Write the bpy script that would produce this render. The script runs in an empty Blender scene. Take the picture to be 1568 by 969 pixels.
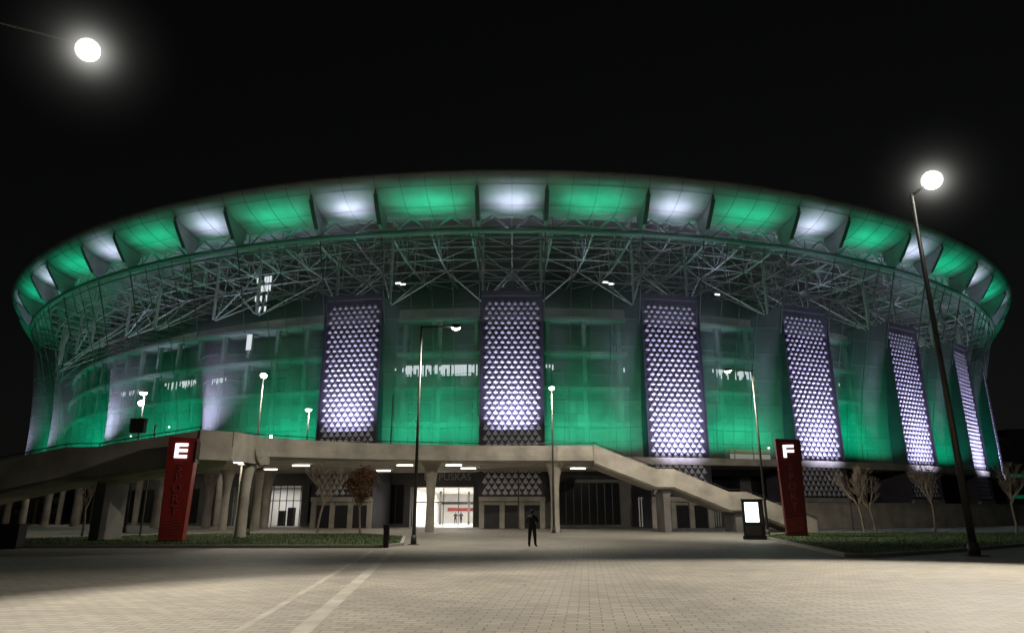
import bpy, math, random
from mathutils import Vector, Matrix
random.seed(4)
S=bpy.context.scene
S.view_settings.view_transform='Standard'
S.view_settings.look='None'
S.view_settings.exposure=0
COL=S.collection
RAD=math.radians
# ------------------------------------------------------------------ helpers
class MB:
    def __init__(s): s.v=[]; s.f=[]; s.uv={}
    def face(s,pts):
        n=len(s.v); s.v+= [tuple(p) for p in pts]; s.f.append(tuple(range(n,n+len(pts))))
    def hexa(s,p):   # 0-3 bottom loop, 4-7 top loop
        n=len(s.v); s.v+=[tuple(q) for q in p]
        for f in ((3,2,1,0),(4,5,6,7),(0,1,5,4),(1,2,6,5),(2,3,7,6),(3,0,4,7)):
            s.f.append(tuple(n+i for i in f))
    def box(s,c,d,rz=0):
        cx,cy,cz=c; a,b,e=d[0]/2,d[1]/2,d[2]/2
        co,si=math.cos(rz),math.sin(rz)
        P=[]
        for z in (-e,e):
            for x,y in ((-a,-b),(a,-b),(a,b),(-a,b)):
                P.append((cx+x*co-y*si,cy+x*si+y*co,cz+z))
        s.hexa(P)
    def beam(s,a,b,w=.2,h=None):
        h=h or w
        a=Vector(a);b=Vector(b);d=(b-a)
        if d.length<1e-5:return
        d.normalize()
        up=Vector((0,0,1)) if abs(d.z)<.95 else Vector((1,0,0))
        x=d.cross(up).normalized(); y=x.cross(d).normalized()
        x*=w/2;y*=h/2
        s.hexa([a-x-y,a+x-y,a+x+y,a-x+y,b-x-y,b+x-y,b+x+y,b-x+y])
    def tube(s,a,b,r1,r2=None,n=8,caps=True):
        r2=r1 if r2 is None else r2
        a=Vector(a);b=Vector(b);d=(b-a)
        if d.length<1e-5:return
        d.normalize()
        up=Vector((0,0,1)) if abs(d.z)<.95 else Vector((1,0,0))
        x=d.cross(up).normalized(); y=x.cross(d).normalized()
        k=len(s.v)
        for i in range(n):
            t=2*math.pi*i/n; o=x*math.cos(t)+y*math.sin(t)
            s.v.append(tuple(a+o*r1)); s.v.append(tuple(b+o*r2))
        for i in range(n):
            j=(i+1)%n; s.f.append((k+2*i,k+2*j,k+2*j+1,k+2*i+1))
        if caps:
            s.f.append(tuple(k+2*i for i in range(n-1,-1,-1))); s.f.append(tuple(k+2*i+1 for i in range(n)))
    def sphere(s,c,r,nu=16,nv=10,sc=(1,1,1),M=None,v0=0,v1=1):
        k=len(s.v);c=Vector(c)
        for j in range(nv+1):
            ph=math.pi*(v0+(v1-v0)*j/nv)
            for i in range(nu):
                t=2*math.pi*i/nu
                p=Vector((r*sc[0]*math.sin(ph)*math.cos(t),r*sc[1]*math.sin(ph)*math.sin(t),r*sc[2]*math.cos(ph)))
                if M: p=M@p
                s.v.append(tuple(c+p))
        for j in range(nv):
            for i in range(nu):
                q=(i+1)%nu
                s.f.append((k+j*nu+i,k+(j+1)*nu+i,k+(j+1)*nu+q,k+j*nu+q))
    def ring(s,t0,t1,r0,r1,z0,z1,step=1.0):
        n=max(1,int(round(abs(t1-t0)/step)))
        k=len(s.v)
        for i in range(n+1):
            t=t0+(t1-t0)*i/n
            for r,z in ((r0,z0),(r1,z0),(r1,z1),(r0,z1)): s.v.append(tuple(P(t,r,z)))
        for i in range(n):
            a=k+4*i;b=a+4
            for m in range(4):
                q=(m+1)%4; s.f.append((a+m,b+m,b+q,a+q))
        s.f.append((k,k+1,k+2,k+3)); e=k+4*n; s.f.append((e+3,e+2,e+1,e))
    def prism(s,poly,z0,z1,zo=None):
        n=len(poly);k=len(s.v); zo=zo or [0]*n
        for z in (z0,z1):
            for p,o in zip(poly,zo): s.v.append((p[0],p[1],z+o))
        s.f.append(tuple(k+i for i in range(n-1,-1,-1))); s.f.append(tuple(k+n+i for i in range(n)))
        for i in range(n):
            j=(i+1)%n; s.f.append((k+i,k+j,k+n+j,k+n+i))
    def obj(s,name,mat,parent=None,smooth=False,loc=None):
        me=bpy.data.meshes.new(name); me.from_pydata(s.v,[],s.f); me.update()
        if smooth:
            for p in me.polygons:p.use_smooth=True
        o=bpy.data.objects.new(name,me); COL.objects.link(o)
        if mat: me.materials.append(mat)
        if parent: o.parent=parent
        if loc: o.location=loc
        return o
CY=186.0
def P(t,r,z):
    a=RAD(t); return Vector((r*math.sin(a),CY-r*math.cos(a),z))
def empty(name,loc=(0,0,0)):
    o=bpy.data.objects.new(name,None); o.location=loc; COL.objects.link(o); return o
def mat(name,col,rough=.7,var=.15,scale=1.0,metal=0,bump=0.0,bscale=20,spec=.5):
    m=bpy.data.materials.new(name); m.use_nodes=True; nt=m.node_tree; N=nt.nodes;L=nt.links
    b=N['Principled BSDF']; b.inputs['Roughness'].default_value=rough; b.inputs['Metallic'].default_value=metal
    b.inputs['Specular IOR Level'].default_value=spec
    tc=N.new('ShaderNodeTexCoord'); no=N.new('ShaderNodeTexNoise'); no.inputs['Scale'].default_value=scale; no.inputs['Detail'].default_value=6
    L.new(tc.outputs['Object'],no.inputs['Vector'])
    r=N.new('ShaderNodeValToRGB'); r.color_ramp.elements[0].position=.3; r.color_ramp.elements[1].position=.7
    r.color_ramp.elements[0].color=tuple(c*(1-var) for c in col)+(1,); r.color_ramp.elements[1].color=tuple(min(1,c*(1+var)) for c in col)+(1,)
    L.new(no.outputs['Fac'],r.inputs[0]); L.new(r.outputs[0],b.inputs['Base Color'])
    if bump:
        n2=N.new('ShaderNodeTexNoise'); n2.inputs['Scale'].default_value=bscale; L.new(tc.outputs['Object'],n2.inputs['Vector'])
        bp=N.new('ShaderNodeBump'); bp.inputs['Strength'].default_value=bump; bp.inputs['Distance'].default_value=.05
        L.new(n2.outputs['Fac'],bp.inputs['Height']); L.new(bp.outputs[0],b.inputs['Normal'])
    return m
def emis(name,col,st):
    m=bpy.data.materials.new(name); m.use_nodes=True; nt=m.node_tree
    nt.nodes.remove(nt.nodes['Principled BSDF']); e=nt.nodes.new('ShaderNodeEmission')
    e.inputs[0].default_value=col+(1,); e.inputs[1].default_value=st
    nt.links.new(e.outputs[0],nt.nodes['Material Output'].inputs[0]); return m
def aim(o,d):
    o.rotation_euler=Vector(d).to_track_quat('-Z','Y').to_euler()
def area(name,loc,d,w,h,power,col,parent,spread=180,xdir=None):
    l=bpy.data.lights.new(name,'AREA'); l.shape='RECTANGLE'; l.size=w;l.size_y=h;l.energy=power;l.color=col; l.spread=RAD(spread)
    o=bpy.data.objects.new(name,l); COL.objects.link(o); o.location=loc
    if xdir is None: aim(o,d)
    else:
        z=-Vector(d).normalized(); x=Vector(xdir); x=(x-z*x.dot(z)).normalized(); y=z.cross(x)
        M=Matrix((x,y,z)).transposed(); o.rotation_euler=M.to_euler()
    o.parent=parent; return o
def point(name,loc,power,col,parent,r=.2):
    l=bpy.data.lights.new(name,'POINT'); l.energy=power;l.color=col;l.shadow_soft_size=r
    o=bpy.data.objects.new(name,l); COL.objects.link(o); o.location=loc;o.parent=parent; return o
def spot(name,loc,d,power,col,parent,ang=120,blend=.4,r=.2):
    l=bpy.data.lights.new(name,'SPOT'); l.energy=power;l.color=col;l.shadow_soft_size=r; l.spot_size=RAD(ang); l.spot_blend=blend
    o=bpy.data.objects.new(name,l); COL.objects.link(o); o.location=loc;aim(o,d);o.parent=parent; return o

# ------------------------------------------------------------------ materials
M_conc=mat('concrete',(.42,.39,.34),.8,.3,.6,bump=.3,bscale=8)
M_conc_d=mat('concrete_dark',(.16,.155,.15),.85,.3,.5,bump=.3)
M_steel=mat('steel_pale',(.62,.63,.64),.45,.1,1,metal=.1)
M_seam=mat('seam_grey',(.16,.17,.17),.6,.1,1)
M_dark=mat('dark_metal',(.03,.03,.032),.5,.2,2,metal=.3)
M_pole=mat('pole_metal',(.075,.072,.065),.5,.2,2,metal=.3)
M_fabric=mat('rim_fabric',(.60,.62,.62),.6,.16,.35)
M_tile=mat('pylon_tile',(.66,.65,.74),.45,.08,1)
M_pyl=mat('pylon_body',(.06,.055,.08),.6,.2,.8)
M_glass=mat('dark_glass',(.015,.017,.02),.12,.2,.4)
M_white=mat('white_wall',(.75,.74,.72),.7,.05,1)
M_red=mat('red_panel',(.38,.022,.018),.4,.12,2)
M_grass=mat('grass_mat',(.05,.085,.022),.95,.45,1.6,bump=.8,bscale=30)
M_bark=mat('bark',(.2,.165,.13),.9,.3,8)
M_leaf=mat('dry_leaf',(.12,.06,.028),.8,.4,5)
M_kerb=mat('kerb_stone',(.42,.40,.36),.8,.12,2)

# membrane (perforated mesh skin)
def membrane_mat():
    m=bpy.data.materials.new('mesh_membrane'); m.use_nodes=True; nt=m.node_tree;N=nt.nodes;L=nt.links
    b=N['Principled BSDF']; out=N['Material Output']; b.inputs['Roughness'].default_value=.55
    uv=N.new('ShaderNodeUVMap'); uv.uv_map='UVMap'
    br=N.new('ShaderNodeTexBrick'); br.offset=0; br.inputs['Scale'].default_value=1
    br.inputs['Brick Width'].default_value=1.62; br.inputs['Row Height'].default_value=1.65
    br.inputs['Mortar Size'].default_value=.03; br.inputs['Color1'].default_value=(.42,.45,.44,1); br.inputs['Color2'].default_value=(.35,.38,.37,1); br.inputs['Mortar'].default_value=(.22,.23,.23,1)
    L.new(uv.outputs[0],br.inputs['Vector'])
    no=N.new('ShaderNodeTexNoise'); no.inputs['Scale'].default_value=.22; no.inputs['Detail'].default_value=4; L.new(uv.outputs[0],no.inputs['Vector'])
    rp=N.new('ShaderNodeMapRange'); rp.inputs['From Min'].default_value=.3; rp.inputs['From Max'].default_value=.7; rp.inputs['To Min'].default_value=.6; rp.inputs['To Max'].default_value=1.05
    L.new(no.outputs['Fac'],rp.inputs['Value'])
    mx=N.new('ShaderNodeMixRGB'); mx.blend_type='MULTIPLY'; mx.inputs[0].default_value=1
    L.new(br.outputs['Color'],mx.inputs[1]); L.new(rp.outputs[0],mx.inputs[2]); L.new(mx.outputs[0],b.inputs['Base Color'])
    tr=N.new('ShaderNodeBsdfTransparent'); ms=N.new('ShaderNodeMixShader')
    sp=N.new('ShaderNodeSeparateXYZ'); L.new(uv.outputs[0],sp.inputs[0])
    mr=N.new('ShaderNodeMapRange'); mr.inputs['From Min'].default_value=12; mr.inputs['From Max'].default_value=27; mr.inputs['To Min'].default_value=.5; mr.inputs['To Max'].default_value=.15
    L.new(sp.outputs['Y'],mr.inputs['Value'])
    L.new(mr.outputs[0],ms.inputs[0]); L.new(tr.outputs[0],ms.inputs[1]); L.new(b.outputs[0],ms.inputs[2]); L.new(ms.outputs[0],out.inputs[0])
    return m
M_memb=membrane_mat()

def paving():
    m=bpy.data.materials.new('paving'); m.use_nodes=True; nt=m.node_tree;N=nt.nodes;L=nt.links
    b=N['Principled BSDF']
    tc=N.new('ShaderNodeTexCoord'); mp=N.new('ShaderNodeMapping'); mp.inputs['Rotation'].default_value=(0,0,RAD(6)); L.new(tc.outputs['Object'],mp.inputs['Vector'])
    br=N.new('ShaderNodeTexBrick'); br.inputs['Scale'].default_value=1; br.inputs['Brick Width'].default_value=.4; br.inputs['Row Height'].default_value=.2
    br.inputs['Mortar Size'].default_value=.010; br.inputs['Color1'].default_value=(.35,.325,.285,1); br.inputs['Color2'].default_value=(.27,.25,.22,1); br.inputs['Mortar'].default_value=(.12,.11,.10,1)
    L.new(mp.outputs[0],br.inputs['Vector'])
    n1=N.new('ShaderNodeTexNoise'); n1.inputs['Scale'].default_value=.22; n1.inputs['Detail'].default_value=7; n1.inputs['Roughness'].default_value=.65; L.new(tc.outputs['Object'],n1.inputs['Vector'])
    r1=N.new('ShaderNodeValToRGB'); r1.color_ramp.elements[0].position=.3; r1.color_ramp.elements[0].color=(.68,.68,.68,1); r1.color_ramp.elements[1].position=.65; r1.color_ramp.elements[1].color=(1.1,1.09,1.05,1)
    L.new(n1.outputs['Fac'],r1.inputs[0])
    mx=N.new('ShaderNodeMixRGB'); mx.blend_type='MULTIPLY'; mx.inputs[0].default_value=1; L.new(br.outputs['Color'],mx.inputs[1]); L.new(r1.outputs[0],mx.inputs[2])
    n2=N.new('ShaderNodeTexVoronoi'); n2.inputs['Scale'].default_value=.9; L.new(tc.outputs['Object'],n2.inputs['Vector'])
    r2=N.new('ShaderNodeValToRGB'); r2.color_ramp.elements[0].position=.03; r2.color_ramp.elements[0].color=(.5,.48,.45,1); r2.color_ramp.elements[1].position=.06; r2.color_ramp.elements[1].color=(1,1,1,1)
    L.new(n2.outputs['Distance'],r2.inputs[0])
    mx2=N.new('ShaderNodeMixRGB'); mx2.blend_type='MULTIPLY'; mx2.inputs[0].default_value=.8; L.new(mx.outputs[0],mx2.inputs[1]); L.new(r2.outputs[0],mx2.inputs[2])
    L.new(mx2.outputs[0],b.inputs['Base Color'])
    rr=N.new('ShaderNodeMapRange'); rr.inputs['To Min'].default_value=.5; rr.inputs['To Max'].default_value=.8; L.new(n1.outputs['Fac'],rr.inputs['Value']); L.new(rr.outputs[0],b.inputs['Roughness'])
    bp=N.new('ShaderNodeBump'); bp.inputs['Strength'].default_value=.35; bp.inputs['Distance'].default_value=.01; L.new(br.outputs['Fac'],bp.inputs['Height']); bp.invert=True; L.new(bp.outputs[0],b.inputs['Normal'])
    return m
M_pave=paving()
WARM=(1.0,.91,.76); LAV=(.68,.66,1.0); GRN=(.006,.95,.46); COOL=(.9,.95,1.0)

# ------------------------------------------------------------------ world, camera
w=bpy.data.worlds.new('World'); S.world=w; w.use_nodes=True
N=w.node_tree.nodes;L=w.node_tree.links; bg=N['Background']
sky=N.new('ShaderNodeTexSky'); sky.sky_type='NISHITA'; sky.sun_disc=False; sky.sun_elevation=RAD(4); sky.sun_rotation=RAD(200)
hs=N.new('ShaderNodeHueSaturation'); hs.inputs['Saturation'].default_value=.15
L.new(sky.outputs[0],hs.inputs['Color']); L.new(hs.outputs[0],bg.inputs[0]); bg.inputs[1].default_value=.0016
cam=bpy.data.cameras.new('camera'); co=bpy.data.objects.new('camera',cam); COL.objects.link(co); S.camera=co
cam.sensor_width=36; cam.lens=24; cam.clip_end=3000; co.location=(0,0,1.7); co.rotation_euler=(RAD(106),0,0)

# ------------------------------------------------------------------ ground
g=MB(); g.face([(-900,-300,0),(900,-300,0),(900,1500,0),(-900,1500,0)]); g.obj('plaza_pavement',M_pave)
M_band=mat('paving_band',(.35,.33,.29),.7,.2,1.2,bump=.2)
g=MB(); g.face([(-2.3,2,.004),(-2.0,2,.004),(-5.35,33,.004),(-5.65,33,.004)]); g.face([(-3.2,2,.004),(-3.05,2,.004),(-6.35,33,.004),(-6.5,33,.004)])
g.obj('paving_strip',M_band)
def lawn(poly):
    e=empty('lawn')
    a=MB(); a.prism(poly,0,.09); a.obj('turf',M_grass,e)
    k=MB()
    n=len(poly)
    for i in range(n):
        p=Vector((*poly[i],.07));q=Vector((*poly[(i+1)%n],.07)); k.beam(p,q,.2,.16)
    k.obj('kerb',M_kerb,e)
    # grass blades
    b=MB(); xs=[p[0] for p in poly]; ys=[p[1] for p in poly]
    def inside(x,y):
        c=False;j=n-1
        for i in range(n):
            xi,yi=poly[i];xj,yj=poly[j]
            if (yi>y)!=(yj>y) and x<(xj-xi)*(y-yi)/(yj-yi)+xi: c=not c
            j=i
        return c
    for _ in range(14000):
        x=random.uniform(min(xs),max(xs)); y=random.uniform(min(ys),max(ys))
        if inside(x,y):
            h=random.uniform(.05,.13); t=random.uniform(0,6.28); dx,dy=.02*math.cos(t),.02*math.sin(t)
            b.face([(x-dx,y-dy,.09),(x+dx,y+dy,.09),(x+dy*2,y-dx*2,.09+h)])
    b.obj('grass',M_grass,e)
lawn([(17.5,50.5),(13.3,28.7),(14.2,28.5),(19.2,31.8),(27,37.9),(46,46),(48,60),(24,60)])
lawn([(-6.6,36),(-5.9,38.5),(-7.5,50),(-12,57),(-24,57),(-36,40),(-44,35.8)])

# ------------------------------------------------------------------ STADIUM
st=empty('stadium')
SP=10.5; HW=3.7
T0,T1=-72,72
def rad_at(t,z):
    k=(z-8)/(34.4-8); k=max(0,min(1,k))
    R=102.6+6.9*k**1.55
    i=round(t/SP); ds=abs(t-i*SP)*math.pi/180*106
    if i<=-2:
        R+=4.6*(1-k)**.9*math.exp(-(ds/3.6)**2)
    else:
        R+=2.6*(1-k)*math.exp(-max(0,ds-HW)/2.0)
    return R
def memb():
    nt=288; zs=[8+26.4*j/30 for j in range(31)]
    v=[];f=[];uv=[]
    for i in range(nt+1):
        t=T0+(T1-T0)*i/nt
        for z in zs: v.append(tuple(P(t,rad_at(t,z),z))); uv.append((t*math.pi/180*106,z))
    m=len(zs)
    for i in range(nt):
        for j in range(m-1): f.append((i*m+j,(i+1)*m+j,(i+1)*m+j+1,i*m+j+1))
    me=bpy.data.meshes.new('mesh_facade'); me.from_pydata(v,[],f); ul=me.uv_layers.new(name='UVMap')
    for l in me.loops: ul.data[l.index].uv=uv[l.vertex_index]
    for p in me.polygons:p.use_smooth=True
    me.materials.append(M_memb); o=bpy.data.objects.new('mesh_facade',me); COL.objects.link(o); o.parent=st
memb()
# cable grid on the skin
c=MB()
for z in (11.3,14.6,17.9,21.2,24.5):
    t=T0
    while t<T1-.1:
        c.beam(P(t,rad_at(t,z)-.1,z),P(t+1.05,rad_at(t+1.05,z)-.1,z),.05); t+=1.05
for i in range(-6,7):
    for o in (-2.1,2.1,3.85,5.25,6.65):
        t=i*SP+o
        zz=[8+26.4*j/10 for j in range(11)]
        w_=.16 if abs(o)<2.5 else .035
        for a,b in zip(zz,zz[1:]): 
            if abs(o)<2.5 and b<26: continue
            c.beam(P(t,rad_at(t,a)+.08,a),P(t,rad_at(t,b)+.08,b),w_,.1)
c.obj('facade_cables',M_seam,st)
# rail
r=MB()
t=T0
while t<T1-.1:
    r.tube(P(t,109.6,34.5),P(t+1,109.6,34.5),.3,n=8,caps=False); r.tube(P(t,109.2,33.7),P(t+1,109.2,33.7),.12,n=6,caps=False); t+=1
r.obj('ring_rail',mat('rail_paint',(.30,.33,.33),.5,.1,1),st)
# rim fabric
prof=[(106.8,37.2),(108.2,37.3),(109.8,37.65),(111.3,38.25),(112.6,39.1),(113.5,40.2)]
f=MB(); n=288
for i in range(n+1):
    t=T0+(T1-T0)*i/n
    for R_,z_ in prof+[(113.4,40.6),(107,41.3),(60,43)]: f.v.append(tuple(P(t,R_,z_)))
m=9
for i in range(n):
    for j in range(m-1): f.f.append((i*m+j,i*m+j+1,(i+1)*m+j+1,(i+1)*m+j))
f.obj('rim_roof_fabric',M_fabric,st,True)
# seams + fins
sm=MB(); fn=MB()
for i in range(-6,7):
    for o in (-2.1,0,2.1,3.7,5.25,6.8):
        t=i*SP+o
        if t<T0 or t>T1: continue
        for a,b in zip(prof,prof[1:]): sm.beam(P(t,a[0],a[1]-.02),P(t,b[0],b[1]-.02),.035,.05)
    for sg in (-1,1):
        t=i*SP+sg*2.12; dt=.085
        pr=[(109.5,34.6),(108.4,36.0),(108.3,37.2),(109.8,37.5),(111.3,38.1),(112.4,38.85),(112.5,38.4),(111.6,36.9),(110.5,35.3)]
        k=len(fn.v); q=len(pr)
        for d in (-dt,dt):
            for a in pr: fn.v.append(tuple(P(t+d,a[0],a[1])))
        fn.f.append(tuple(k+x for x in range(q))); fn.f.append(tuple(k+q+x for x in range(q-1,-1,-1)))
        for x in range(q):
            y=(x+1)%q; fn.f.append((k+x,k+q+x,k+q+y,k+y))
        for a,b in zip(pr[5:],pr[6:]): sm.beam(P(t,a[0]+.05,a[1]),P(t,b[0]+.05,b[1]),.5,.1)
for t_ in range(T0,T1):
    for R_,z_ in ((109.8,37.62),(112.6,39.05)): sm.beam(P(t_,R_,z_),P(t_+1,R_,z_),.02)
sm.obj('rim_seams',M_seam,st); fn.obj('rim_fins',mat('fin_paint',(.46,.47,.50),.5,.1,1),st)
# trusses
tr=MB(); nd=4; st_=SP/nd
angs=[-63+st_*i for i in range(12*nd+1)]
Rs=[108.6,105.5,102,98,93,88]; zt=[36.6,36.9,37.3,37.7,38.1,38.5]; zb=[34.6,34.0,33.6,33.5,33.7,34]
for ai,t in enumerate(angs):
    for j in range(5):
        tr.beam(P(t,Rs[j],zt[j]),P(t,Rs[j+1],zt[j+1]),.17); tr.beam(P(t,Rs[j],zb[j]),P(t,Rs[j+1],zb[j+1]),.2)
        if j%2: tr.beam(P(t,Rs[j],zt[j]),P(t,Rs[j+1],zb[j+1]),.1)
        else: tr.beam(P(t,Rs[j],zb[j]),P(t,Rs[j+1],zt[j+1]),.1)
        tr.beam(P(t,Rs[j],zb[j]),P(t,Rs[j],zt[j]),.1)
    if ai<len(angs)-1:
        u=angs[ai+1]
        for j in range(6):
            tr.beam(P(t,Rs[j],zt[j]),P(u,Rs[j],zt[j]),.1); tr.beam(P(t,Rs[j],zb[j]),P(u,Rs[j],zb[j]),.13)
        for j in range(5):
            tr.beam(P(t if ai%2 else u,Rs[j],zb[j]),P(u if ai%2 else t,Rs[j+1],zb[j+1]),.08)
        mid=(t+u)/2
        tr.beam(P(t,108.8,34.7),P(mid,108.8,36.7),.22); tr.beam(P(u,108.8,34.7),P(mid,108.8,36.7),.22)
for i in range(-6,7):
    t=i*SP
    for d in (-2,2):
        tr.beam(P(t+d,104.5,27),P(t+d,104.5,36.5),.3)
        tr.beam(P(t+d*.9,104.5,27.2),P(t-d*.9,104,33.4),.15)
        tr.beam(P(t+d,104,27),P(t+d*2.6,98,33.4),.15)
        tr.beam(P(t+d,104,27),P(t+d,93,33.6),.15)
        tr.beam(P(t+d,104,27),P(t,98,33.4),.14)
    tr.beam(P(t-2,104.5,30.2),P(t+2,104.5,30.2),.14)
tr.obj('roof_trusses',M_steel,st)
# inner structure
s_=MB()
for z in (7.9,12.4,16.9,21.4,25.9): s_.ring(T0,T1,97,101.6,z-.4,z,2)
s_.ring(T0,T1,96.5,97,8,28.5,2)
for k in range(-26,27):
    t=k*2.625
    s_.box(P(t,100.9,17),(.5,.5,18),RAD(t))
for k in range(-26,27):
    t=k*2.625
    s_.beam(P(t,97,26),P(t,88,33.3),.25,.6)
s_.obj('floor_slabs',mat('slab_concrete',(.24,.235,.23),.85,.3,.3),st)
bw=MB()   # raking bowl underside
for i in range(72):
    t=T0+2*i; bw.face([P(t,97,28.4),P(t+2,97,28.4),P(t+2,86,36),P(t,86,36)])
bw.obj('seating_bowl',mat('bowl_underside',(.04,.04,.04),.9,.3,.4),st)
# dark room openings on the inner wall
g=MB(); rr=random.Random(12)
for z in (8.4,12.9,17.4,21.9):
    t=-60
    while t<60:
        wd_=rr.uniform(1,2.4)
        if rr.random()<.38: g.ring(t,t+wd_,97.02,97.12,z+.2,z+rr.uniform(2.2,3.4),.8)
        t+=wd_+rr.uniform(.3,1.2)
g.obj('inner_openings',M_glass,st)
# lit concourse pieces
M_lit=emis('lit_concourse',(.88,.95,1),1.0)
lt=MB()
def litstrip(t0,t1,z0,z1,R=101.75,dens=.75,stp=.11):
    t=t0
    while t<t1:
        if random.random()<dens:
            h=random.choice((.35,.6,.8,1,1)); d=random.choice((0,0,.25))
            zt_=z1-(z1-z0)*d*(1-h)
            lt.face([P(t,R,zt_-(z1-z0)*h),P(t+stp*.86,R,zt_-(z1-z0)*h),P(t+stp*.86,R,zt_),P(t,R,zt_)])
        t+=stp
litstrip(-7.6,-2.4,18.2,19.6); litstrip(2.4,3.0,18.4,19.6); litstrip(14.8,18.4,18.4,19.7,dens=.6); litstrip(-29.5,-25.8,18.4,19.6,dens=.6); litstrip(-24,-22,18.6,19.4,dens=.4)
litstrip(24,27,18.6,19.3,dens=.3); litstrip(-36,-33,18.6,19.3,dens=.35); litstrip(-9.3,-7.6,18.8,19.3,dens=.4); litstrip(-11.3,-10.4,18.8,19.3,dens=.5); litstrip(8,8.6,18,19.6,dens=.4)
for z in (29.2,30.8,32.3,33.6):
    for x in range(6): 
        if random.random()<.75: lt.face([P(-21+x*.25,101,z-random.uniform(.4,.9)),P(-20.8+x*.25,101,z-.9),P(-20.8+x*.25,101,z+.1),P(-21+x*.25,101,z+.1)])
lt.face([P(-21,101.7,23),P(-20.5,101.7,23),P(-20.5,101.7,25.2),P(-21,101.7,25.2)])
lt.obj('concourse_lights',M_lit,st)
l3=MB()
for t,z in ((-9.3,32.2),(-8.9,32.0),(7.6,32.2),(8.1,32.0),(17.5,31.6)):
    l3.box(P(t,97.6,z),(.7,.2,.16),RAD(t))
for t,z,R in ((-31,12,104),(-26.5,12.8,104),(18.1,9.5,104),(36,13,104)): l3.sphere(P(t,R,z),.12,8,6)
l3.obj('inner_floodlights',emis('floodlight',(1,1,1),3.5),st)
# terrace + ground floor
g=MB(); g.ring(-12,T1,99,107.2,7.0,7.8,1); g.ring(T0,-12,99,112,7.0,7.8,1); g.ring(T0,-15,111.7,111.9,7.8,8.5,1)
g.obj('terrace_slab',M_conc,st)
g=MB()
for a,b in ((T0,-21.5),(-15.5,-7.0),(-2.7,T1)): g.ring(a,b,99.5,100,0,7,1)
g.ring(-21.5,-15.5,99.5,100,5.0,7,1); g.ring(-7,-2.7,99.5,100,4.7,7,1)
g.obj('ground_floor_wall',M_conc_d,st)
g=MB(); g.ring(3.2,7.6,100.05,100.15,.3,5.2,1); g.ring(-14.8,-7.6,100.05,100.15,.4,5,1)
for a in range(-60,-24,4): g.ring(a,a+3,100.05,100.15,.4,4.8,1)
for a in range(14,60,4): g.ring(a,a+3,100.05,100.15,3.2,6.2,1)
g.obj('dark_glazing',M_glass,st)
g=MB()
for a in [3.2+.55*i for i in range(9)]+[-14.8+.6*i for i in range(13)]: g.beam(P(a,100.22,.3),P(a,100.22,5.1),.08)
g.ring(3.2,7.6,100.16,100.26,5.2,5.35,1)
g.obj('glazing_mullions',M_pole,st)
g=MB()
for k in range(14):
    t=-14.5-k*4
    b=P(t,110.2,0); 
    pts=[(.5,.0),(.42,3.2),(.52,4.6),(.85,5.9),(1.5,7.0)]
    for (r1,z1),(r2,z2) in zip(pts,pts[1:]): g.tube(b+Vector((0,0,z1)),b+Vector((0,0,z2)),r1,r2,12,False)
    b=P(t-2,104.5,0); g.tube(b,b+Vector((0,0,7)),.35,.42,10,False)
g.obj('terrace_columns',M_conc,st,True)
g=MB(); 
for t in (-19,-25,-31,-37): g.box(P(t,107,6.92),(1.5,.2,.08),RAD(t))
g.obj('terrace_luminaires',emis('terrace_lum',(1,.95,.82),7),st)
for t in (-19,-25,-31,-37): area('terrace_light',P(t,107,6.84),(0,0,-1),1.4,.2,75,(1,.93,.78),st)
# pylons
pb=MB(); pt=MB(); pd=MB(); pl=MB()
def pylon(i):
    t=i*SP; a=RAD(t); ux=Vector((math.cos(a),math.sin(a),0)); out=Vector((math.sin(a),-math.cos(a),0)); c0=Vector((0,CY,0))
    def Q(u,R,z): return c0+out*R+ux*u+Vector((0,0,z))
    def bx(B,u0,u1,R0,R1,z0,z1): B.hexa([Q(u0,R0,z0),Q(u1,R0,z0),Q(u1,R1,z0),Q(u0,R1,z0),Q(u0,R0,z1),Q(u1,R0,z1),Q(u1,R1,z1),Q(u0,R1,z1)])
    bx(pb,-HW,HW,101,106.7,0,27.4)
    for sg in (-1,1): bx(pb,sg*HW-.06,sg*HW+.06,106.6,107.05,3.2,27.3)
    bx(pb,-HW,HW,106.72,107.1,27.0,27.6)
    bx(pl,-HW-.02,HW+.02,106.72,107.15,2.9,3.4)
    for u in (-2.2,2.2,0): bx(pl,u-.9+(.15 if u==0 else 0),u+.9-(.15 if u==0 else 0),106.72,106.8,2.5,2.85)
    for u in (-3.4,-1.1,1.1,3.4): bx(pl,u-.28,u+.28,106.71,106.95,0,2.9)
    for u in (-2.2,0,2.2): bx(pd,u-.78,u+.78,106.71,106.76,.05,2.48)
    ncol=9; cw=(2*HW-.5)/ncol; rh=.6; z=3.9; row=0
    while z<26.5:
        n_=ncol if row%2==0 else ncol-1
        s0=1.0-.12*(z-4)/23
        for k in range(n_):
            u=-HW+.25+cw*(k+.5+(0 if row%2==0 else .5))
            hw=cw*.43*s0; hh=rh*.72*s0; dd=.18
            A=Q(u,106.74,z-hh*.7);B_=Q(u+hw,106.80,z-hh*.35);Cc=Q(u,106.74,z+hh);D=Q(u-hw,106.80,z-hh*.35);E=Q(u,106.72+dd,z+hh*.1)
            for q in ((A,B_,E),(B_,Cc,E),(Cc,D,E),(D,A,E)): pt.face(q)
        z+=rh; row+=1
for i in range(-1,7): pylon(i)
pb.obj('pylon_bodies',M_pyl,st); pt.obj('pylon_tiles',M_tile,st); pl.obj('pylon_bases',M_conc,st); pd.obj('pylon_doors',M_dark,st)
# low wall on the right side
g=MB(); g.ring(12,62,112.2,112.6,0,2.6,1); g.ring(12,62,112.1,112.7,2.6,2.75,1)
g.obj('retaining_wall',M_conc,st)
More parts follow.
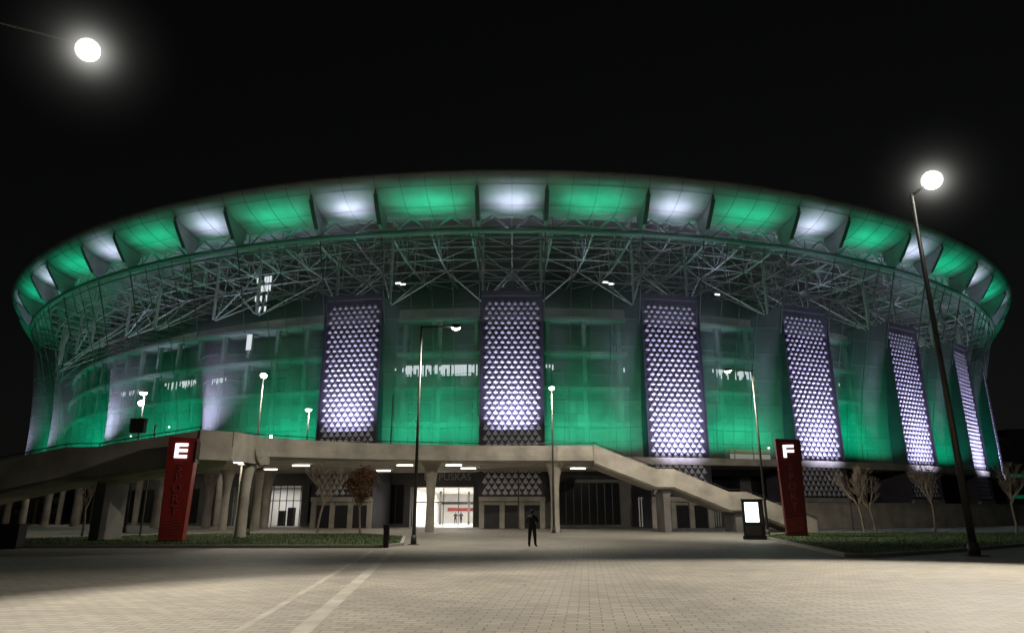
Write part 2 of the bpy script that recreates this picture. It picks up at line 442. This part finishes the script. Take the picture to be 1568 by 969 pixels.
# slatted screen
g=MB()
for k in range(34): g.beam(P(8.2+k*.17,104.2,.1),P(8.2+k*.17,104.2,3.4),.12)
g.ring(8.2,13.8,104.25,104.3,3.3,3.4,1)
g.obj('slatted_screen',M_steel,st)
# entrance hall
hall=MB(); x0,x1,y0,y1,h=-12.3,-4.6,86.6,122,4.7
hall.box(((x0+x1)/2,y1+.1,h/2),(x1-x0,.2,h)); hall.box((x0-.1,(y0+y1)/2,h/2),(.2,y1-y0,h)); hall.box((x1+.1,(y0+y1)/2+.6,h/2),(.2,y1-y0-1.2,h))
hall.box(((x0+x1)/2,(y0+y1)/2+.6,h+.1),(x1-x0+.4,y1-y0-1.2,.2))
hall.obj('entrance_hall',M_white,st)
g=MB(); g.face([(x0,y0-1,.012),(x1,y0-1,.012),(x1,y1,.012),(x0,y1,.012)]); g.obj('entrance_floor',mat('hall_floor',(.5,.48,.45),.3,.1,1),st)
g=MB()
for x in (-12.2,-10.3,-8.45,-6.6,-4.75): g.beam((x,87.3,0),(x,87.3,4.6),.09)
g.box(((x0+x1)/2,87.3,2.9),(x1-x0,.1,.12)); g.box(((x0+x1)/2,121.6,3.2),(x1-x0,.1,.3))
for x in (-10.6,-6.4): g.box((x,105,2.35),(.3,.3,4.7))
g.obj('entrance_doors_frame',M_pole,st)
g=MB(); g.box((-8.5,121.4,2.2),(5,.1,.5)); g.obj('entrance_red_sign',M_red,st)
for y in (92,102,113): area('hall_light',(-8.45,y,4.55),(0,0,-1),5,1,800,(1,.97,.9),st)
# shop
g=MB(); 
g.ring(-21.8,-15.2,93.8,94,0,5,1)
g.beam(P(-21.7,97,2.5)-Vector((0,0,2.5)),P(-21.7,97,5),.3); 
g.obj('shop_back_wall',M_white,st)
g=MB(); g.ring(-21.8,-15.2,94,99.4,5.0,5.2,1); g.obj('shop_ceiling',M_white,st)
g=MB()
for k in range(11): g.beam(P(-21.4+k*.58,99.9,0),P(-21.4+k*.58,99.9,5),.09)
g.ring(-21.5,-15.5,99.8,99.95,3.1,3.2,1)
for k in range(7):
    if k in(2,5): continue
    hh=random.uniform(1.0,2.6); g.box(P(-21+k*.85,96.5,hh/2),(.9,.5,hh),RAD(-18))
g.obj('shop_mullions_and_shelves',M_dark,st)
for t in (-20,-17): area('shop_light',P(t,96.8,4.8),(0,0,-1),3,1,170,(1,.97,.92),st)
# advert window on terrace, right
g=MB(); g.ring(15.6,19.2,102.2,102.3,8.2,8.8,1); g.obj('terrace_light_strip',emis('strip',(1,.9,.8),.4),st)
g=MB(); g.ring(15.6,19.0,102.25,102.35,8.9,9.4,1); g.obj('terrace_red_strip',emis('redstrip',(.8,.08,.05),.2),st)
# wall lettering
def text(body,size,loc,rot,m,parent,name,ext=.03):
    c=bpy.data.curves.new(name,'FONT'); c.body=body; c.size=size; c.extrude=ext; c.align_x='CENTER'; c.align_y='CENTER'
    o=bpy.data.objects.new(name,c); COL.objects.link(o); o.location=loc; o.rotation_euler=rot; c.materials.append(m); o.parent=parent; return o
text('LÓ PUSKÁS',1.15,(-7.9,85.7,5.85),(RAD(90),0,0),M_steel,st,'wall_lettering')

# ---- facade lights (real floodlights that the photograph shows working)
for i in range(-6,6):
    tm=(i+.5)*SP
    a=RAD(tm); ux=(math.cos(a),math.sin(a),0); out=Vector((math.sin(a),-math.cos(a),0))
    d=Vector((0,0,1))-out*.45
    area('facade_floodlight',P(tm,106.6,8.0),d,9,.4,640,GRN,st,115,ux)
    area('rim_floodlight',P(tm,110.6,34.3),Vector((0,0,1))+out*.0,7,.3,72,GRN,st,112,ux)
for i in range(-5,6):
    t=i*SP; a=RAD(t); ux=(math.cos(a),math.sin(a),0); out=Vector((math.sin(a),-math.cos(a),0))
    area('rim_floodlight',P(t,110.6,34.3),Vector((0,0,1))+out*.0,3,.3,72,(.70,.74,1),st,90,ux)
    z=7.9 if i<=0 else 2.9
    if i>0: R_=112.4
    elif i>=-1: R_=110.5
    else: R_=110.5
    if i>=-1: area('pylon_floodlight',P(t,R_,z),Vector((0,0,1))-out*.52,4.5,.4,850 if i>0 else 480,LAV,st,52,ux)
    else: area('pylon_floodlight',P(t,R_,z),Vector((0,0,1))-out*.5,2.2,.4,(340 if i>-4 else 130),LAV,st,44,ux)
for i in range(-5,6):
    point('truss_light',P((i+.5)*SP,104,28.5),95,(1,.97,.92),st,.12)
    point('truss_light',P(i*SP,100,29.5),50,(1,.97,.92),st,.12)

# ------------------------------------------------------------------ elevated walkway
ew=empty('elevated_walkway')
front=[(-19.5,46),(-17.6,50),(-15.2,54),(-12.2,57.6),(-8.5,60.4),(-4.2,62.2),(1,63),(7.4,63)]
fz=[-.85,-.65,-.45,-.28,-.14,-.05,0,0]
deck=front+[(9.5,79.6),(-38,84)]
g=MB(); g.prism(deck,6.15,6.75,fz+[0,0]); g.obj('deck',M_conc,ew)
g=MB()
FP=[(p[0],p[1],z) for p,z in zip(front,fz)]
for a,b in zip(FP,FP[1:]): g.beam((a[0],a[1],7.08+a[2]),(b[0],b[1],7.08+b[2]),.28,.9)
g.beam((7.4,67.5,7.1),(9.5,79.6,7.1),.25,.75); g.beam((-19.5,47,6.3),(-37,83,7.1),.25,.75)
for a,b in zip(FP,FP[1:]): g.beam((a[0],a[1]-.1,6.4+a[2]),(b[0],b[1]-.1,6.4+b[2]),.5,.42)
g.obj('parapet',M_conc,ew)
g=MB()
for a,b in zip(FP,FP[1:]):
    g.tube((a[0],a[1],7.75+a[2]),(b[0],b[1],7.75+b[2]),.035,n=6)
    A=Vector(a);B=Vector(b); n_=3
    for k in range(n_): 
        p=A.lerp(B,k/n_); g.beam(p+Vector((0,0,7.5)),p+Vector((0,0,7.75)),.04)
g.obj('handrail',M_dark,ew)
g=MB()
def ycol(x,y,ztop=6.15,sc=1,lean=0):
    pts=[(.42,0,0),(.38,0,2.5),(.40,.02,3.8),(.48,.08,4.8),(.68,.25,5.6),(1.0,.5,ztop)]
    for a,b in zip(pts,pts[1:]):
        g.tube((x+a[1]*lean,y,min(a[2],ztop)),(x+b[1]*lean,y,min(b[2],ztop)),a[0]*sc,b[0]*sc,14,False)
for x,y,l,zt_ in ((-18.3,48.2,1.6,5.7),(-7.4,64.2,0,6.15),(3.9,64.2,0,6.15),(-24.5,68,-1,6.1),(-23,60,1,6.0),(-30,74,0,6.15)): ycol(x,y,zt_,lean=l,sc=1.0 if y>64 else .9)
g.obj('columns',M_conc,ew,True)
g=MB(); fx=[(-22.4,59,-.4),(-19,62.8,-.3),(-10.3,67,0),(-5.6,67,0),(-4.5,72,0),(6.8,72,0),(-25,72,-.1),(-14,76,0),(-20,52,-.75)]
for x,y,z in fx: g.box((x,y,6.05+z),(1.5,.2,.08))
g.obj('soffit_luminaires',emis('soffit',(1,.95,.82),9),ew)
for x,y,z in fx: area('soffit_light',(x,y,5.98+z),(0,0,-1),1.4,.2,115,(1,.92,.76),ew)

# right staircase
def stairs(name,path,width_dir,width,parapet=1.15,slab=.7,post=1):
    e=empty(name); wv=Vector(width_dir)*width
    a=MB(); b=MB(); c=MB()
    for p,q in zip(path,path[1:]):
        p=Vector(p);q=Vector(q)
        dn=Vector((0,0,slab)); upv=Vector((0,0,parapet))
        a.hexa([p-dn,q-dn,q+wv-dn,p+wv-dn,p,q,q+wv,p+wv])
        th=Vector(width_dir)*.25
        for o in (Vector((0,0,0))-th*1.02,wv+th*.02):
            lo=Vector((0,0,-slab*.8))
            c.hexa([p+o+lo,q+o+lo,q+o+th+lo,p+o+th+lo,p+o+upv,q+o+upv,q+o+th+upv,p+o+th+upv])
            b.tube(p+o+th*.5+upv+Vector((0,0,.22)),q+o+th*.5+upv+Vector((0,0,.22)),.035,n=6)
            n_=max(1,int((q-p).length/1.3))
            for k in range(n_+1):
                r_=p.lerp(q,k/n_)+o+th*.5+upv; b.beam(r_,r_+Vector((0,0,.22)),.035)
        # treads
        dz=abs(q.z-p.z)
        if dz>.5:
            n_=int(dz/.16)
            for k in range(n_):
                r0=p.lerp(q,k/n_); r1=p.lerp(q,(k+1)/n_); zt_=max(r0.z,r1.z)
                a.hexa([r0+Vector((0,0,-.1)),r1+Vector((0,0,-.1)),r1+wv+Vector((0,0,-.1)),r0+wv+Vector((0,0,-.1)),Vector((r0.x,r0.y,zt_+.02)),Vector((r1.x,r1.y,zt_+.02)),Vector((r1.x,r1.y,zt_+.02))+wv,Vector((r0.x,r0.y,zt_+.02))+wv])
    a.obj('flights',M_conc,e); b.obj('handrail',M_dark,e); c.obj('parapet',M_conc,e)
    return e
e=stairs('staircase',[(7.42,63,6.6),(13,63.4,4.5),(14.6,63.5,4.5),(19.6,63.9,2.5),(21.2,64,2.5),(27.5,64.5,.05)],(0,1,0),4.3,1.0,.75)
g=MB(); g.box((14,65.6,1.8),(.6,3.4,3.6)); g.box((20.5,66,.85),(.6,3.4,1.7)); g.obj('stair_piers',M_conc_d,e)
e=stairs('access_ramp',[(-19.5,43.2,5.6),(-25.5,42.9,4.55),(-27.5,42.8,4.5),(-35,42.4,2.8),(-37,42.3,2.8),(-49,41.8,.05)],(0,1,0),4.0,1.05,.95)
g=MB(); g.box((-25.3,44.6,1.75),(.6,2.6,3.5)); g.box((-36.5,44,.9),(.6,2.6,1.8)); g.obj('ramp_piers',M_conc_d,e)
g=MB(); g.hexa([(-19.5,43,4.95),(-17.8,44,4.95),(-17.6,50,5.1),(-21,48,5.1),(-19.5,43,5.7),(-17.8,44,5.7),(-17.6,50,5.85),(-21,48,5.85)]); g.beam((-19.5,43.0,5.75),(-17.9,44.1,5.75),.25,1.8); g.beam((-17.9,44.1,5.75),(-17.55,50.0,5.9),.25,1.85)
g.obj('landing',M_conc,e)

# ------------------------------------------------------------------ street lamps
M_lamp=emis('lamp_lens',(1,.95,.84),40)
def halomat(R):
    # painted lamp glare: self-emitting volume, no scattering, fades to zero at radius R
    m=bpy.data.materials.new('halo_glow'); m.use_nodes=True; nt=m.node_tree; N=nt.nodes;L=nt.links; N.remove(N['Principled BSDF'])
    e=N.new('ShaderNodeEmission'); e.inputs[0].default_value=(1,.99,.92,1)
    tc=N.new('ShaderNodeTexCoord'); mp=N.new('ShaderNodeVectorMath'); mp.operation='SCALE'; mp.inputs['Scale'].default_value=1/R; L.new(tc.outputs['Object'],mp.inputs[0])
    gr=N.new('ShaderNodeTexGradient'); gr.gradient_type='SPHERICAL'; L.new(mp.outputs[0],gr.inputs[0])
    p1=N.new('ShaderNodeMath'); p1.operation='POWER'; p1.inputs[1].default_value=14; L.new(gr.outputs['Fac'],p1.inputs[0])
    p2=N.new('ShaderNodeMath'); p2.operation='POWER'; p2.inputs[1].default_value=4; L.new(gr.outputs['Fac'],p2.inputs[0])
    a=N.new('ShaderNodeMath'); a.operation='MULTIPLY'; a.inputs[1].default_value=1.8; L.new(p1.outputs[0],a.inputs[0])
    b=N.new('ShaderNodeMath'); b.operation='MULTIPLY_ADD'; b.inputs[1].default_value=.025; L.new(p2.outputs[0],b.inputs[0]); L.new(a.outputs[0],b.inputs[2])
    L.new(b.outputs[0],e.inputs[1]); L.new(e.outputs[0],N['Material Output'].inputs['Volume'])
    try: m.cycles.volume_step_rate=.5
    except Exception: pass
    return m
M_halo=halomat(4.0)
def lamp_halo(c,e):  # added glow ball standing in for the halo round a lamp head
    q=MB(); q.sphere((0,0,0),4.0,32,20); q.obj('halo_glow',M_halo,e,True,loc=c)
def lamp(x,y,h,arm,power,rad=.3,aimd=(0,0,-1),ang=150,z0=0,col=WARM,r0=.11,head=True,base=True,blend=.5,mk=0):
    e=empty('street_lamp',(x,y,z0)); H=h-z0
    g=MB(); g.tube((0,0,0),(0,0,H),r0,r0*.5,12)
    if base: g.tube((0,0,0),(0,0,.5),r0*1.5,r0*1.4,12); g.box((0,0,.02),(r0*5,r0*5,.04))
    hd=Vector((arm[0],arm[1],H+arm[2]))
    g.tube((0,0,H-.05),hd,r0*.45,r0*.4,8)
    g.obj('pole',M_pole,e,True)
    d=Vector(aimd).normalized(); M=d.to_track_quat('-Z','Y').to_matrix()
    q=MB(); q.sphere(hd-d*.03,rad*1.12,20,8,(1,1,.38),M,0,.5); q.obj('head_housing',M_dark,e,True)
    q=MB(); q.sphere(hd,rad,20,8,(1,1,.75),M,.5,1); q.obj('lens',M_lamp,e,True)
    spot('lamp_light',hd+d*(rad*.75+.08),d,power,col,e,ang,blend,rad*.5)
    if mk: lamp_halo(hd+d*rad*.4,e)
    return e
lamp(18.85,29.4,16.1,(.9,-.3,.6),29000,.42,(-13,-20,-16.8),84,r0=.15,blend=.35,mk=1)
lamp(-5.4,39.4,12.4,(2.05,0,-.05),5200,.26,(-.1,.7,-1),160)
lamp(18.8,52.6,12.4,(-1.9,0,0),5600,.26,(.2,.5,-1),160)
lamp(3.6,61.4,12.4,(0,-.3,.1),1500,.24,(0,-.3,-1))
lamp(-20.3,55,12.3,(.1,-.3,.1),1800,.26,(0,-.6,-1))
lamp(-22,74,12.3,(0,-.3,.1),900,.32,z0=6.75)
e=lamp(-34.3,63.3,12.3,(0,-.3,.1),1200,.32)
g=MB(); g.box((0,-.3,9.3),(1.3,.5,1.2)); g.box((0,-.3,9.95),(1.4,.6,.08)); g.obj('equipment_box',M_dark,e)
g=MB(); g.sphere((0,-.4,11.4),.25,12,8); g.obj('second_lens',M_lamp,e,True)
# wire-hung lamp, mast outside the left of the frame
e=empty('suspended_lamp',(-14.9,20.5,0))
g=MB(); g.tube((-11,-2,0),(-11,-2,20.5),.2,.12,12); pts=[Vector((-11,-2,20.2)).lerp(Vector((0,0,17.5)),k/8)-Vector((0,0,.25*math.sin(math.pi*k/8))) for k in range(9)]
for a,b in zip(pts,pts[1:]): g.tube(a,b,.04,n=6)
g.obj('mast_and_arm',mat('arm_paint',(.3,.29,.26),.5,.1,1),e)
d=Vector((18.5,-11,-17.3)).normalized(); Mx=d.to_track_quat('-Z','Y').to_matrix()
q=MB(); q.sphere(Vector((0,0,17.3))-d*.05,.42,20,8,(1,1,.4),Mx,0,.5); q.obj('head_housing',M_dark,e,True)
q=MB(); q.sphere((0,0,17.3),.37,20,8,(1,1,.8),Mx,.5,1); q.obj('lens',M_lamp,e,True)
spot('lamp_light',Vector((0,0,17.3))+d*.5,d,22000,WARM,e,70,.45,.2)
lamp_halo(Vector((0,0,17.3))+d*.1,e)
# bollard path lights and plain posts
for x,y,z,h in ((-24.5,70,6.75,2.2),(-48,62,0,4.5)):
    e=empty('path_light',(x,y,z)); g=MB(); g.tube((0,0,0),(0,0,h),.05,.04); g.obj('post',M_pole,e); g=MB(); g.sphere((0,0,h+.12),.16,10,8); g.obj('globe',M_lamp,e,True)
for x,y,z,h in ((.7,76.5,0,6.1),(-13.7,70,6.75,5.0),(-12.1,69,6.75,6.4),(-27,52,0,8),(32.5,68,0,3)):
    e=empty('steel_post',(x,y,z)); g=MB(); g.tube((0,0,0),(0,0,h),.08,.06); g.tube((0,0,h),(0,0,h+.12),.1,.02); g.obj('post',M_pole,e)

# ------------------------------------------------------------------ totems
M_wemit=emis('lit_sign_white',(1,1,1),1.6)
M_black=mat('black_panel',(.012,.011,.012),.35,.2,2)
M_red1=mat('red_mid',(.26,.02,.016),.4,.12,2)  # lighter of the two red totem paints
M_red2=mat('red_deep',(.11,.008,.010),.4,.12,2)
M_dim=mat('totem_letter',(.30,.05,.04),.5,.1,2)
def totem(x,y,h,wd,rz,arms=3,mf=None):
    e=empty('sign_totem',(x,y,0)); e.rotation_euler=(0,0,rz)
    g=MB(); w2=wd/2; dp=.45
    g.hexa([(-w2*.82,-dp,.15),(w2*.82,-dp,.15),(w2*.82,dp,.15),(-w2*.82,dp,.15),(-w2,-dp,h),(w2,-dp,h*.985),(w2,dp,h*.985),(-w2,dp,h)])
    g.obj('body',mf or M_red1,e)
    g=MB(); g.box((0,0,.08),(wd*.9,1.1,.16)); g.box((w2*.98,0,h*.86),(.1,.95,h*.2)); g.obj('plinth',M_black,e)
    # emblem
    g=MB(); s=wd*.36; cx=-.04; cz=h*.865; yy=-dp-.05
    g.box((cx-s*.38,yy,cz),(s*.36,.06,s*1.5)); 
    for dz in ((.6,0.02,-.6)[:arms]): g.box((cx+s*.22,yy,cz+dz*s),(s*.9,.06,s*.32))
    g.obj('emblem',M_wemit,e)
    for k,chx in enumerate('SPORT'): text(chx,wd*.42,(0,-dp-.02,h*(.70-.10*k)),(RAD(90),RAD(0),0),M_dim,e,'letter',.015)
    g=MB()
    for k in range(6): g.beam((-w2*.8,-dp-.02,.4+k*.16),(w2*.6,-dp-.02,.55+k*.16),.02,.05)
    g.obj('stripes',M_dim,e)
    return e
totem(-20.0,42.2,6.1,1.6,RAD(12))
totem(20.6,51.8,7.0,1.7,RAD(-14),arms=2,mf=M_red2)
# information kiosk
e=empty('information_kiosk',(16.1,47.5,0)); e.rotation_euler=(0,0,RAD(-14))
g=MB(); g.box((0,0,1.25),(1.35,.42,2.5)); g.box((0,0,.1),(1.5,.6,.2)); g.box((0,0,2.53),(1.42,.5,.07)); g.obj('housing',M_dark,e)
g=MB(); g.box((-.08,-.23,1.72),(.86,.02,1.25)); g.obj('screen',emis('screen',(.9,1,.93),3.2),e)
g=MB(); g.box((-.08,-.22,.55),(1.0,.02,.6)); g.box((.5,-.225,1.6),(.2,.02,1.3)); g.obj('panels',M_pole,e)
# bins
def bin_(x,y,w_,h_):
    e=empty('litter_bin',(x,y,0)); g=MB(); g.tube((0,0,.05),(0,0,h_),w_*.46,w_*.5,16); g.tube((0,0,h_),(0,0,h_+.06),w_*.54,w_*.48,16); g.tube((0,0,0),(0,0,.05),w_*.4,w_*.4,16); g.obj('body',M_dark,e)
    g=MB(); g.box((0,-w_*.49,h_*.82),(w_*.5,.06,.12)); g.obj('slot',M_black,e)
bin_(-6.35,36.2,.32,1.05)
e=empty('litter_bin',(-24.6,35.2,0)); g=MB(); g.box((0,0,.58),(1.05,.6,1.0)); g.box((0,0,1.13),(1.12,.68,.08)); g.box((0,0,.04),(.9,.5,.08)); g.obj('body',M_dark,e)
g=MB(); g.box((-.25,-.31,.85),(.35,.03,.14)); g.box((.25,-.31,.85),(.35,.03,.14)); g.obj('slots',M_black,e)

# ------------------------------------------------------------------ trees
def tree(x,y,h,leaves=0,seed=1,spread=.42):
    rnd=random.Random(seed); e=empty('young_tree',(x,y,.05)); g=MB(); lf=MB()
    def grow(p,d,l,r,dep):
        n=3; q=p
        for k in range(n):
            nd=(d+Vector((rnd.uniform(-.13,.13),rnd.uniform(-.13,.13),.05))).normalized()
            q2=q+nd*l/n; g.tube(q,q2,r*(1-.25*k/n),r*(1-.25*(k+1)/n),6 if dep<2 else 4,False); q=q2; d=nd
            if dep>0 and dep<4 and rnd.random()<.8:
                sd=(d+Vector((rnd.uniform(-1,1),rnd.uniform(-1,1),.2))*.9).normalized(); grow(q,sd,l*.55,r*.45,dep+1)
            if leaves and dep>=2:
                for _ in range(leaves):
                    c_=q+Vector([rnd.gauss(0,.16) for _ in range(3)]); a=Vector([rnd.uniform(-1,1) for _ in range(3)])*.09; b=Vector([rnd.uniform(-1,1) for _ in range(3)])*.07
                    lf.face([c_-a,c_-b,c_+a,c_+b])
        if dep<4:
            for _ in range(2 if dep else 5):
                sd=(d+Vector((rnd.uniform(-1,1),rnd.uniform(-1,1),rnd.uniform(0,.5)))*spread*1.7).normalized(); grow(q,sd,l*.66,r*.62,dep+1)
    grow(Vector((0,0,0)),Vector((0,0,1)),h*.36,.095,0)
    g.obj('trunk_and_limbs',M_bark,e)
    if leaves: lf.obj('foliage',M_leaf,e)
tree(-12.0,56.5,5.6,5,3); tree(-14.3,52.5,6.2,0,5)
for k,(x,y,h) in enumerate(((35.5,60,6.4),(28.6,58,6.0),(40.5,57.5,6.4),(43,55,6.4),(31.5,62,5.4),(46,58,6.2),(-30,50,5))): tree(x,y,h,0,20+k)

# ------------------------------------------------------------------ people
M_skin=mat('skin',(.42,.25,.18),.6,.05,5); M_jacket=mat('dark_jacket',(.018,.018,.022),.8,.3,6); M_hair=mat('hair',(.02,.015,.012),.8,.2,20)
def person(x,y,rz,z=0,stride=.13,sc=1,mj=None):
    e=empty('person',(x,y,z)); e.rotation_euler=(0,0,rz); e.scale=(sc,)*3
    V=[];E=[];R_=[]
    def v(p,r,par=None):
        V.append(p);R_.append(r if isinstance(r,tuple) else (r,r)); 
        if par is not None:E.append((par,len(V)-1))
        return len(V)-1
    pel=v((0,0,.96),(.175,.13)); s1=v((0,0,1.12),(.165,.13),pel); ch=v((0,.01,1.32),(.2,.145),s1); uc=v((0,.0,1.44),(.15,.11),ch); nk=v((0,.015,1.53),.06,uc)
    tips=[]
    for sg in (-1,1):
        sh=v((sg*.195,0,1.43),.08,uc); el=v((sg*.31,-.05,1.17),.068,sh); wr=v((sg*.17,.19,1.14),.045,el); tips.append((sg,Vector((sg*.17,.19,1.14)),(Vector((sg*.17,.19,1.14))-Vector((sg*.31,-.05,1.17))).normalized()))
        hp=v((sg*.10,0,.90),.125,pel); kn=v((sg*.11,sg*stride*.6+.02,.50),.09,hp); an=v((sg*.11,sg*stride,.11),.062,kn); v((sg*.125,sg*stride+.17,.045),(.055,.04),an)
    me=bpy.data.meshes.new('clothed_body'); me.from_pydata(V,E,[]); o=bpy.data.objects.new('clothed_body',me); COL.objects.link(o); o.parent=e
    md=o.modifiers.new('Skin','SKIN'); md.use_smooth_shade=True
    sv=me.skin_vertices[0].data
    for i,r in enumerate(R_): sv[i].radius=r
    sv[0].use_root=True
    o.modifiers.new('Sub','SUBSURF').levels=2; o.modifiers['Sub'].render_levels=2
    me.materials.append(mj or M_jacket)
    g=MB(); g.sphere((0,.03,1.655),.1,18,14,(.78,.95,1.18)); g.sphere((0,.125,1.645),.017,8,6,(1,1.2,1.5)); g.tube((0,.015,1.50),(0,.02,1.6),.056,.055,12)
    for sg in (-1,1): g.sphere((sg*.08,.02,1.65),.024,8,6,(.4,.8,1.2))
    g.sphere((0,.118,1.60),.018,8,6,(1.3,.5,.4)); g.obj('head',M_skin,e,True)
    g=MB(); g.sphere((0,.012,1.672),.106,18,12,(.82,.98,1.14)); 
    g.obj('hair',M_hair,e,True)
    g=MB()
    for sg in(-1,1): g.sphere((sg*.031,.115,1.662),.01,8,6)
    g.obj('eyes',M_black,e,True)
    g=MB()
    for sg,wv,d in tips:
        side=d.cross(Vector((0,0,1))).normalized()
        g.tube(wv,wv+d*.09,.028,.036,8); pc=wv+d*.09
        for k,l in enumerate((.062,.075,.07,.055)):
            a=pc+side*(.026-.0175*k); b=a+d*l*.5+Vector((0,0,-.008)); c_=b+(d*.5+Vector((-sg*.5,0,-.5))).normalized()*l*.55
            g.tube(a-d*.01,b,.009,.0085,6); g.tube(b,c_,.0085,.007,6)
        a=wv+d*.03+Vector((-sg*.025,0,.01)); g.tube(a,a+(d+Vector((-sg*.7,0,.3))).normalized()*.06,.011,.009,6)
    g.obj('hands',M_skin,e,True)
    return e
person(1.04,37,RAD(-20),stride=.16,sc=1.04)
person(-8.9,112,RAD(170),z=.014,sc=.98); person(-8.1,113,RAD(10),z=.014,sc=1.0)

# litter petals
g=MB(); 
for _ in range(26):
    x=random.uniform(-9,9);y=random.uniform(9,30); s=random.uniform(.02,.05); a=random.uniform(0,3.14)
    dx,dy=s*math.cos(a),s*math.sin(a); g.face([(x-dx,y-dy,.006),(x+dy,y-dx,.01),(x+dx,y+dy,.006),(x-dy,y+dx,.02)])
g.obj('litter',mat('petal',(.6,.3,.42),.7,.3,3))
# distant things
e=empty('distant_hall',(128,165,0)); g=MB(); g.box((0,0,9),(40,20,18)); g.box((-8,-3,19),(14,10,2)); g.obj('walls',M_conc_d,e)
g=MB()
for l in (5,9.5): g.box((0,-10.05,l),(39,.06,.7))
g.obj('lit_bands',emis('win',(.02,.8,.4),.06),e)
g=MB(); rr=random.Random(9)
for sx in (-1,1):
    for k in range(900):
        x=sx*rr.uniform(135,260); y=rr.uniform(170,230); z=abs(rr.gauss(0,4))+1+3*math.sin(x*.11)**2
        a=Vector([rr.uniform(-1,1) for _ in range(3)]);b=Vector([rr.uniform(-1,1) for _ in range(3)]); c_=Vector((x,y,z)); g.face([c_-a,c_-b,c_+a,c_+b])
g.obj('distant_trees',M_grass)
